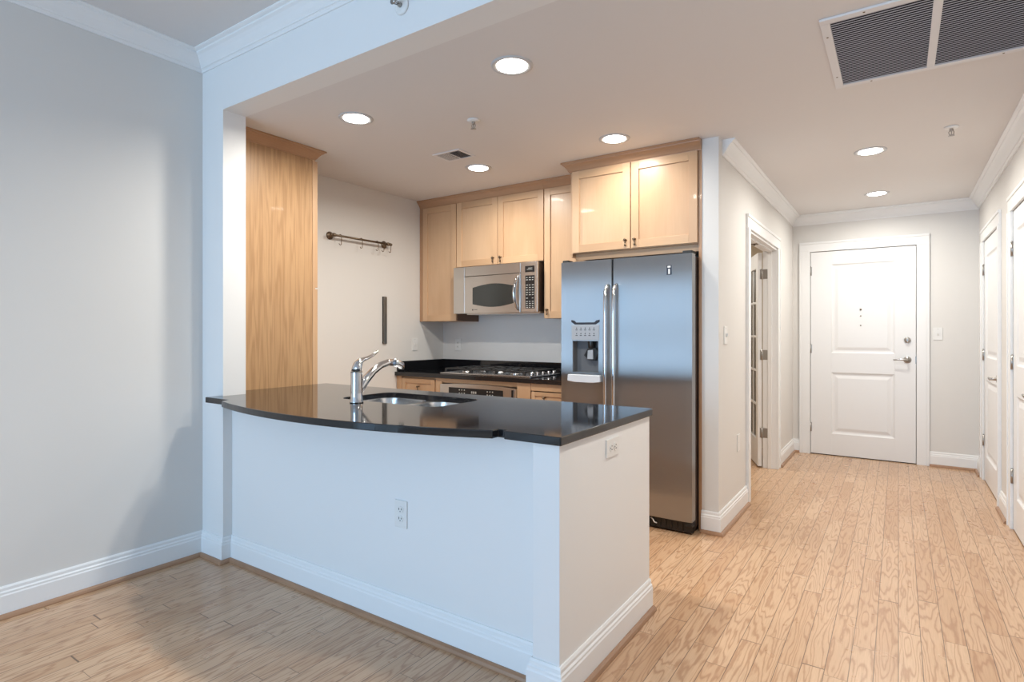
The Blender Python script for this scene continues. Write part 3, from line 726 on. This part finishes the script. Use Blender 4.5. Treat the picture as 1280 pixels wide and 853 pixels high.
# ------------------------------------------------------------------ peninsula countertop, cabinets, sink, faucet
def rrect(x0, x1, y0, y1, rad, n=6):
    o = []
    for cx, cy, a0 in ((x1 - rad, y1 - rad, 0), (x0 + rad, y1 - rad, 90), (x0 + rad, y0 + rad, 180), (x1 - rad, y0 + rad, 270)):
        for i in range(n + 1): a = math.radians(a0 + 90 * i / n); o.append((cx + rad * math.cos(a), cy + rad * math.sin(a)))
    return o
def circ3(p, q, s_):
    (ax, ay), (bx_, by_), (cx, cy) = p, q, s_
    d_ = 2 * (ax * (by_ - cy) + bx_ * (cy - ay) + cx * (ay - by_))
    ux = ((ax * ax + ay * ay) * (by_ - cy) + (bx_ ** 2 + by_ ** 2) * (cy - ay) + (cx * cx + cy * cy) * (ay - by_)) / d_
    uy = ((ax * ax + ay * ay) * (cx - bx_) + (bx_ ** 2 + by_ ** 2) * (ax - cx) + (cx * cx + cy * cy) * (bx_ - ax)) / d_
    return ux, uy, math.hypot(ax - ux, ay - uy)
A, B, Cc = (-2.855, 1.552), (-2.08, 1.452), (-1.20, 1.622)
ux, uy, R_ = circ3(A, B, Cc)
arc = []
for i in range(33):
    x = A[0] + (Cc[0] - A[0]) * i / 32; arc.append((x, uy - math.sqrt(R_ * R_ - (x - ux) ** 2)))
outer = [(-3.105, 1.600), (-2.878, 1.600)] + arc + [(-1.20, 1.655), (-1.165, 1.655), (-1.160, 1.635), (-.934, 1.635), (-.93, 1.639), (-.93, 2.478), (-.95, 2.498), (-3.267, 2.498), (-3.267, 1.812), (XP + .001, 1.812), (XP + .001, 1.678), (-3.105, 1.678)]
hole = rrect(-2.475, -1.79, 1.965, 2.335, .07)
r = root('countertop', (-2.1, 2.0, .88), 'polished black granite peninsula top with bowed front edge', 'countertop')
part(MB().fill([outer, hole], .880, .910), 'slab', M_granite, r, .003)
# sink
r = root('sink', (-2.13, 2.15, .70), 'double bowl stainless sink sunk in the black peninsula top', 'sink')
bowls = ((-2.485, -2.150, 1.955, 2.345), (-2.115, -1.780, 1.955, 2.345))
f = MB().fill([rrect(-2.51, -1.755, 1.93, 2.37, .05)] + [rrect(*b, .08) for b in bowls], .8775, .8790)
part(f, 'rim', M_sink, r)
for b in bowls:
    m_ = MB(); LL = []
    for ins, z, rad in ((0, .8774, .08), (.003, .86, .08), (.012, .72, .075), (.03, .702, .06), (.10, .697, .05)):
        LL.append([m_.bm.verts.new((x, y, z)) for x, y in rrect(b[0] + ins, b[1] - ins, b[2] + ins, b[3] - ins, rad)])
    for p1, p2 in zip(LL, LL[1:]):
        for j in range(len(p1)): m_.face([p1[j], p1[(j + 1) % len(p1)], p2[(j + 1) % len(p1)], p2[j]], None, True)
    m_.face(LL[-1])
    bo = part(m_, 'bowl', M_sink, r)
    xc, yc = (b[0] + b[1]) / 2, (b[2] + b[3]) / 2
    part(MB().lathe([(0, 0), (.042, 0), (.042, .002), (.03, .003), (.026, .001), (0, .001)], (xc, yc, .698), 'Z', 20, caps=False), 'drain', M_chrome, bo)
# faucet (leans over the bowls, towards the kitchen)
fx, fy = -2.23, 1.885; z0 = .9105
r = root('faucet', (fx, fy, z0), 'chrome pull-out faucet with raised lever behind the sink', 'faucet')
b_ = MB().lathe([(0, 0), (.033, 0), (.033, .006), (.030, .010), (.0285, .05), (.028, .12), (.0285, .147), (.0285, .149)], (fx, fy, z0), 'Z', 28, caps=False)
part(b_, 'body', M_chrome, r)
part(MB().lathe([(.0285, .1495), (.0295, .150), (.0295, .154), (.0285, .1545)], (fx, fy, z0), 'Z', 28, caps=False), 'seam_ring', M_nickel, r)
h = MB().tube([(fx, fy, z0 + .155), (fx, fy + .002, z0 + .172), (fx, fy + .008, z0 + .190), (fx, fy + .020, z0 + .203), (fx, fy + .038, z0 + .211), (fx, fy + .066, z0 + .218), (fx, fy + .095, z0 + .228), (fx, fy + .122, z0 + .242), (fx, fy + .135, z0 + .252)], [.0285, .0275, .0245, .019, .014, .0105, .009, .0085, .007], 20, squash=((1, 0, 0), .8))
part(h, 'lever', M_chrome, r)
s_ = [(fx, fy + .006, z0 + .035), (fx, fy + .030, z0 + .075), (fx, fy + .060, z0 + .112), (fx, fy + .105, z0 + .150), (fx, fy + .155, z0 + .177), (fx, fy + .205, z0 + .190), (fx, fy + .245, z0 + .188)]
sp = part(MB().tube(s_, [.014, .021, .0215, .0195, .018, .018, .019], 20), 'spout', M_chrome, r)
part(MB().tube([(fx, fy + .246, z0 + .188), (fx, fy + .275, z0 + .182), (fx, fy + .298, z0 + .172), (fx, fy + .304, z0 + .158)], [.0205, .0215, .021, .018], 20), 'spray_head', M_chrome, r)
part(MB().lathe([(0, 0), (.014, 0), (.014, -.008), (0, -.008)], (fx, fy + .304, z0 + .156), 'Z', 16, caps=False), 'spray_nozzle', M_black, r)
# base cabinets on the kitchen side of the peninsula
r = root('base_cabinet', (-2.15, 2.1, 0), 'maple sink cabinet run under the peninsula top, facing the kitchen', 'cabinet')
c = MB(); t = .018
c.box(-3.262, -3.244, 1.85, 2.44, .1, .878); c.box(-1.08, -1.062, 1.85, 2.44, .1, .878); c.box(-3.244, -1.08, 1.85, 1.86, .1, .878); c.box(-3.244, -1.08, 1.86, 2.44, .1, .12)
c.box(-3.244, -1.08, 2.42, 2.44, .84, .878); c.box(-3.244, -1.08, 2.36, 2.38, 0, .1)
part(c, 'body', M_maple, r)
for i in range(4):
    d = MB(); shaker(d, -3.255 + i * .547, -3.255 + i * .547 + .541, .11, .86, 0)
    bmesh.ops.scale(d.bm, vec=(1, -1, 1), verts=d.bm.verts); bmesh.ops.translate(d.bm, vec=(0, 2.46, 0), verts=d.bm.verts)
    part(d, 'door', None, r, .0012)

# ------------------------------------------------------------------ wall things
def wall_thing(name, loc, rz, label, cat, group=None): return root(name, loc, label, cat, group, rz)
def outlet(loc, rz, label, horiz=False, group=None):
    # local: plate on XZ plane facing -Y
    r = wall_thing('electrical_outlet', loc, rz, label, 'outlet', group)
    def bx(m, x0, x1, y0, y1, z0, z1, mt):
        if horiz: x0, x1, z0, z1 = z0, z1, x0, x1
        m.box(x0, x1, y0, y1, z0, z1, mt)
    m = MB(); bx(m, -.036, .036, -.006, 0, -.058, .058, None); part(m, 'plate', M_ivory, r, .002, world=False)
    for s in (-1, 1):
        m = MB(); pts = [(.0165 * math.cos(a) , .0135 * math.sin(a) + s * .0195) for a in [2 * PI * i / 20 for i in range(20)]]
        if horiz: pts = [(b, a) for a, b in pts]
        m.prism(pts, -.0085, -.0055, 'Y'); rc = part(m, 'receptacle', M_ivory, r, world=False)
        m = MB(); bx(m, -.0085, -.0055, -.0092, -.0084, s * .0195 - .002, s * .0195 + .007, None); bx(m, .0055, .0085, -.0092, -.0084, s * .0195 - .001, s * .0195 + .006, None)
        bx(m, -.002, .002, -.0092, -.0084, s * .0195 - .0095, s * .0195 - .0055, None)
        part(m, 'slot', M_slot, rc, world=False)
    return r
def switch(loc, rz, label, toggle=True, name='light_switch', cat='light switch', small=1):
    r = wall_thing(name, loc, rz, label, cat)
    part(MB().box(-.036 * small, .036 * small, -.006, 0, -.058, .058), 'plate', M_ivory, r, .002, world=False)
    if toggle:
        part(MB().prism([(-.016, -.010), (-.020, .010), (-.007, .012), (-.006, -.012)], -.004, .004, 'X'), 'toggle', M_ivory, r, .001, world=False)
    part(MB().lathe([(0, 0), (.003, 0), (0, -.001)], (0, -.006, .045 if toggle else 0), 'Y', 8, caps=False), 'screw', M_nickel, r, world=False)
    return r
outlet((-1.762, YR, .485), 0, 'white duplex outlet on the front of the peninsula')
outlet((XE, 2.068, .805), PI / 2, 'white sideways outlet high on the end wall of the peninsula', horiz=True)
outlet((-3.536, YB, 1.14), 0, 'white duplex outlet above the back worktop')
switch((XK, 3.828, 1.148), PI / 2, 'white switch on kitchen side wall by the backsplash corner')
switch((XH, 3.775, 1.24), PI / 2, 'white toggle switch on the wall right of the refrigerator')
switch((XH, 4.13, .49), PI / 2, 'blank white plate low on the wall before the french door', False, 'wall_plate', 'wall plate')
switch((.308, YF, 1.245), 0, 'white toggle switch beside the entry door')
# magnetic knife strip
r = root('knife_strip', (XK, 3.453, 1.16), 'narrow dark steel magnetic strip standing upright on kitchen wall', 'knife strip')
part(MB().box(XK, XK + .012, 3.432, 3.474, 1.16, 1.57), 'backing', M_blackm, r)
part(MB().box(XK + .0125, XK + .018, 3.434, 3.472, 1.162, 1.568), 'face_plate', mat('strip_steel', (.33, .31, .28), .35, 1.0), r, .002)
# hook rail
xr, zr = XK + .055, 2.022
r = root('hook_rail', (XK, 3.16, zr), 'bronze wall rail for hanging utensils, on the kitchen side wall', 'rail')
part(MB().cyl((xr, 2.87, zr), (xr, 3.47, zr), .0085, n=14), 'bar', M_bronze, r)
for y in (2.885, 3.45):
    b_ = MB().lathe([(0, 0), (.032, 0), (.032, .005), (.022, .010), (.010, .014), (.009, .045), (0, .047)], (XK, y, zr), 'X', 22, caps=False)
    b_.lathe([(0, -.017), (.013, -.014), (.0155, 0), (.013, .014), (0, .017)], (xr, y, zr), 'Y', 18, caps=False)
    part(b_, 'bracket', M_bronze, r)
for y in (2.858, 3.482): part(MB().lathe([(0, -.012), (.010, -.008), (.013, 0), (.010, .008), (0, .012)], (xr, y, zr), 'Y', 16, caps=False), 'finial', M_bronze, r)
hk = ['leftmost of the five hooks on the wall rail', 'second hook from the left on the wall rail', 'middle hook hanging on the wall rail', 'fourth hook from the left on the wall rail', 'rightmost hook on the wall rail, at the bracket']
proto = None
for y, lab in zip((2.945, 3.155, 3.325, 3.39, 3.472), hk):
    lab = 'small bronze S hook, ' + lab
    if proto is None:
        pts = [(.011 * math.cos(a), 0, .011 * math.sin(a)) for a in [math.radians(200 - 20 * i) for i in range(11)]]
        pts += [(.011, 0, -.025), (.010, 0, -.055)] + [(-.001 + .011 * math.cos(a), 0, -.060 + .011 * math.sin(a)) for a in [math.radians(0 - 22 * i) for i in range(9)]]
        o = MB().tube(pts, .003, 8).build('s_hook', M_bronze); o.location = (xr, y, zr + .0005); proto = o
    else: o = proto.copy(); COL.objects.link(o); o.location = (xr, y, zr + .0005)
    if y == 3.472: o.location.y = 3.466 + .004
    o.rotation_euler = (0, 0, PI / 2)
    tag(o, lab, 'hook', 'hooks on the wall rail')

# ------------------------------------------------------------------ ceiling things
def can(loc, label, proto=None, k=1.0):
    l = bpy.data.lights.new('lamp_glow', 'AREA'); l.shape = 'DISK'; l.size = .13; l.energy = CAN_POWER * k; l.color = CAN_COLOR; l.spread = CAN_SPREAD
    lo = bpy.data.objects.new('lamp_glow', l); COL.objects.link(lo)
    if proto: o = copy_tree(proto); o.location = loc; lo.location = (0, 0, -.0115); lo.parent = o; return tag(o, label)
    r = root('recessed_light', loc, label, 'ceiling light', 'lit recessed ceiling lights')
    part(MB().lathe([(.070, -.001), (.074, -.004), (.090, -.006), (.096, -.003), (.097, -.0003), (.070, -.0003)], (0, 0, 0), 'Z', 40, caps=False), 'trim_ring', M_ring, r, world=False)
    part(MB().lathe([(0, -.010), (.030, -.0095), (.055, -.008), (.069, -.0045), (.0695, -.001)], (0, 0, 0), 'Z', 40, caps=False), 'lens', M_lens, r, world=False)
    return r, lo
cans = [((-1.471, 2.137), 'lit recessed light over the peninsula, nearest the header'), ((-2.573, 2.171), 'lit recessed light beside the pantry cabinet crown'), ((-1.489, 3.301), 'lit recessed light in front of the cabinet above the refrigerator'),
        ((-2.592, 3.327), 'lit recessed light nearest the small ceiling register'), ((-.157, 4.481), 'lit recessed light in the middle of the hall ceiling'), ((-.158, 5.878), 'lit recessed light closest to the entry door')]
pr = None
cans.append(((-.16, 1.95), 'unseen recessed light added to the hall ceiling to brighten the peninsula end'))  # extra lamp added out of view, lifts peninsula end wall and near floor
for (x, y), lab in cans:
    if pr is None:
        pr, lo0 = can((x, y, ZC), lab)
    else: can((x, y, ZC), lab, pr, {-1.489: .42, -.16: .95, -.158: .85, -2.592: .8}.get(x, 1.0))
# weaker lamp added out of view to brighten the side room
can((-1.9, 5.45, ZC), 'unseen recessed light added to brighten the side room behind the french door', pr, .9)
lo0.location = (0, 0, -.0115); lo0.parent = pr
# sprinklers
def sprinkler(loc, label, rot=(0, 0, 0)):
    r = root('fire_sprinkler', loc, label, 'sprinkler', 'pendent fire sprinklers'); r.rotation_euler = rot
    part(MB().lathe([(0, -.001), (.036, -.001), (.037, -.004), (.030, -.009), (.016, -.012), (0, -.013)], n=24, caps=False), 'escutcheon', M_white, r, world=False)
    b_ = MB().lathe([(0, -.012), (.010, -.012), (.010, -.022), (.007, -.026), (0, -.027)], n=14, caps=False)
    for s in (-1, 1): b_.tube([(s * .008, 0, -.022), (s * .013, 0, -.032), (s * .010, 0, -.044), (s * .001, 0, -.050)], .0022, 8)
    b_.cyl((0, 0, -.026), (0, 0, -.050), .0025, n=8)
    part(b_, 'body', M_nickel, r, world=False)
    part(MB().lathe([(0, -.050), (.015, -.051), (.0165, -.053), (0, -.054)], n=18, caps=False), 'deflector', M_nickel, r, world=False)
sprinkler((-2.03, 2.56, ZC), 'small pendent sprinkler on the kitchen ceiling')
sprinkler((.262, 4.22, ZC), 'small pendent sprinkler on the hall ceiling near the right wall')
sprinkler((-1.705, YP, 2.605), 'sidewall sprinkler on the header face, cut by the top edge', rot=(-PI / 2, 0, 0))
# supply register in kitchen ceiling
x0, x1, y0, y1 = -2.665, -2.425, 2.905, 3.085
r = root('ceiling_vent', ((x0 + x1) / 2, (y0 + y1) / 2, ZC), 'small white supply register in the kitchen ceiling', 'vent')
f = MB(); z1_ = ZC - .006; z2_ = ZC - .0005
f.box(x0, x1, y0, y0 + .018, z1_, z2_); f.box(x0, x1, y1 - .018, y1, z1_, z2_); f.box(x0, x0 + .022, y0 + .018, y1 - .018, z1_, z2_); f.box(x1 - .022, x1, y0 + .018, y1 - .018, z1_, z2_); xm = (x0 + x1) / 2; f.box(xm - .004, xm + .004, y0 + .018, y1 - .018, z1_, z2_)
part(f, 'frame', M_vent, r, .001)
part(MB().box(x0 + .022, x1 - .022, y0 + .018, y1 - .018, ZC - .0012, ZC - .0004), 'duct_opening', M_hole, r)
for i in range(9):
    x = x0 + .028 + i * .0095
    part(MB().prism([(x, z1_), (x + .0045, z1_), (x + .0045, z1_ + .001), (x, z1_ + .001)], y0 + .018, y1 - .018, 'Y'), 'slat', M_vent, r)
for i in range(10):
    x = xm + .008 + i * .0085
    part(MB().prism([(x + .006, z1_ + .001), (x + .007, z1_ + .001), (x + .002, ZC - .0015), (x + .001, ZC - .0015)], y0 + .018, y1 - .018, 'Y'), 'slat', M_slat, r)
# return grille in the hall ceiling
x0, x1, y0, y1 = -.258, .53, 2.488, 3.222
r = root('ceiling_vent', ((x0 + x1) / 2, (y0 + y1) / 2, ZC), 'large white framed return air grille in the hall ceiling', 'vent')
f = MB(); z1_ = ZC - .010; z2_ = ZC - .0005; b_ = .034; xm = .1225
f.box(x0, x1, y0, y0 + b_, z1_, z2_); f.box(x0, x1, y1 - b_, y1, z1_, z2_); f.box(x0, x0 + b_, y0 + b_, y1 - b_, z1_, z2_); f.box(x1 - b_, x1, y0 + b_, y1 - b_, z1_, z2_); f.box(xm - .015, xm + .015, y0 + b_, y1 - b_, z1_, z2_)
part(f, 'frame', M_vent, r, .0015)
part(MB().box(x0 + b_, x1 - b_, y0 + b_, y1 - b_, ZC - .0012, ZC - .0004), 'duct_opening', M_hole, r)
for a, b2 in ((x0 + b_, xm - .015), (xm + .015, x1 - b_)):
    n_ = 36; dy = (y1 - y0 - 2 * b_) / n_
    for i in range(n_):
        y = y0 + b_ + i * dy
        part(MB().prism([(y + .002, z1_ + .001), (y + .002 + dy * .56, z1_ + .0035), (y + .002 + dy * .56, z1_ + .0045), (y + .002, z1_ + .002)], a, b2, 'X'), 'slat', M_slat, r)
for x, y in ((x0 + .016, y0 + .15), (x0 + .016, y1 - .15), (x0 + .15, y1 - .016), (x1 - .15, y1 - .016), (x0 + .15, y0 + .016)):
    part(MB().lathe([(0, -.002), (.004, -.001), (.0045, 0)], (x, y, z1_), 'Z', 10, caps=False), 'screw', M_bronze, r)
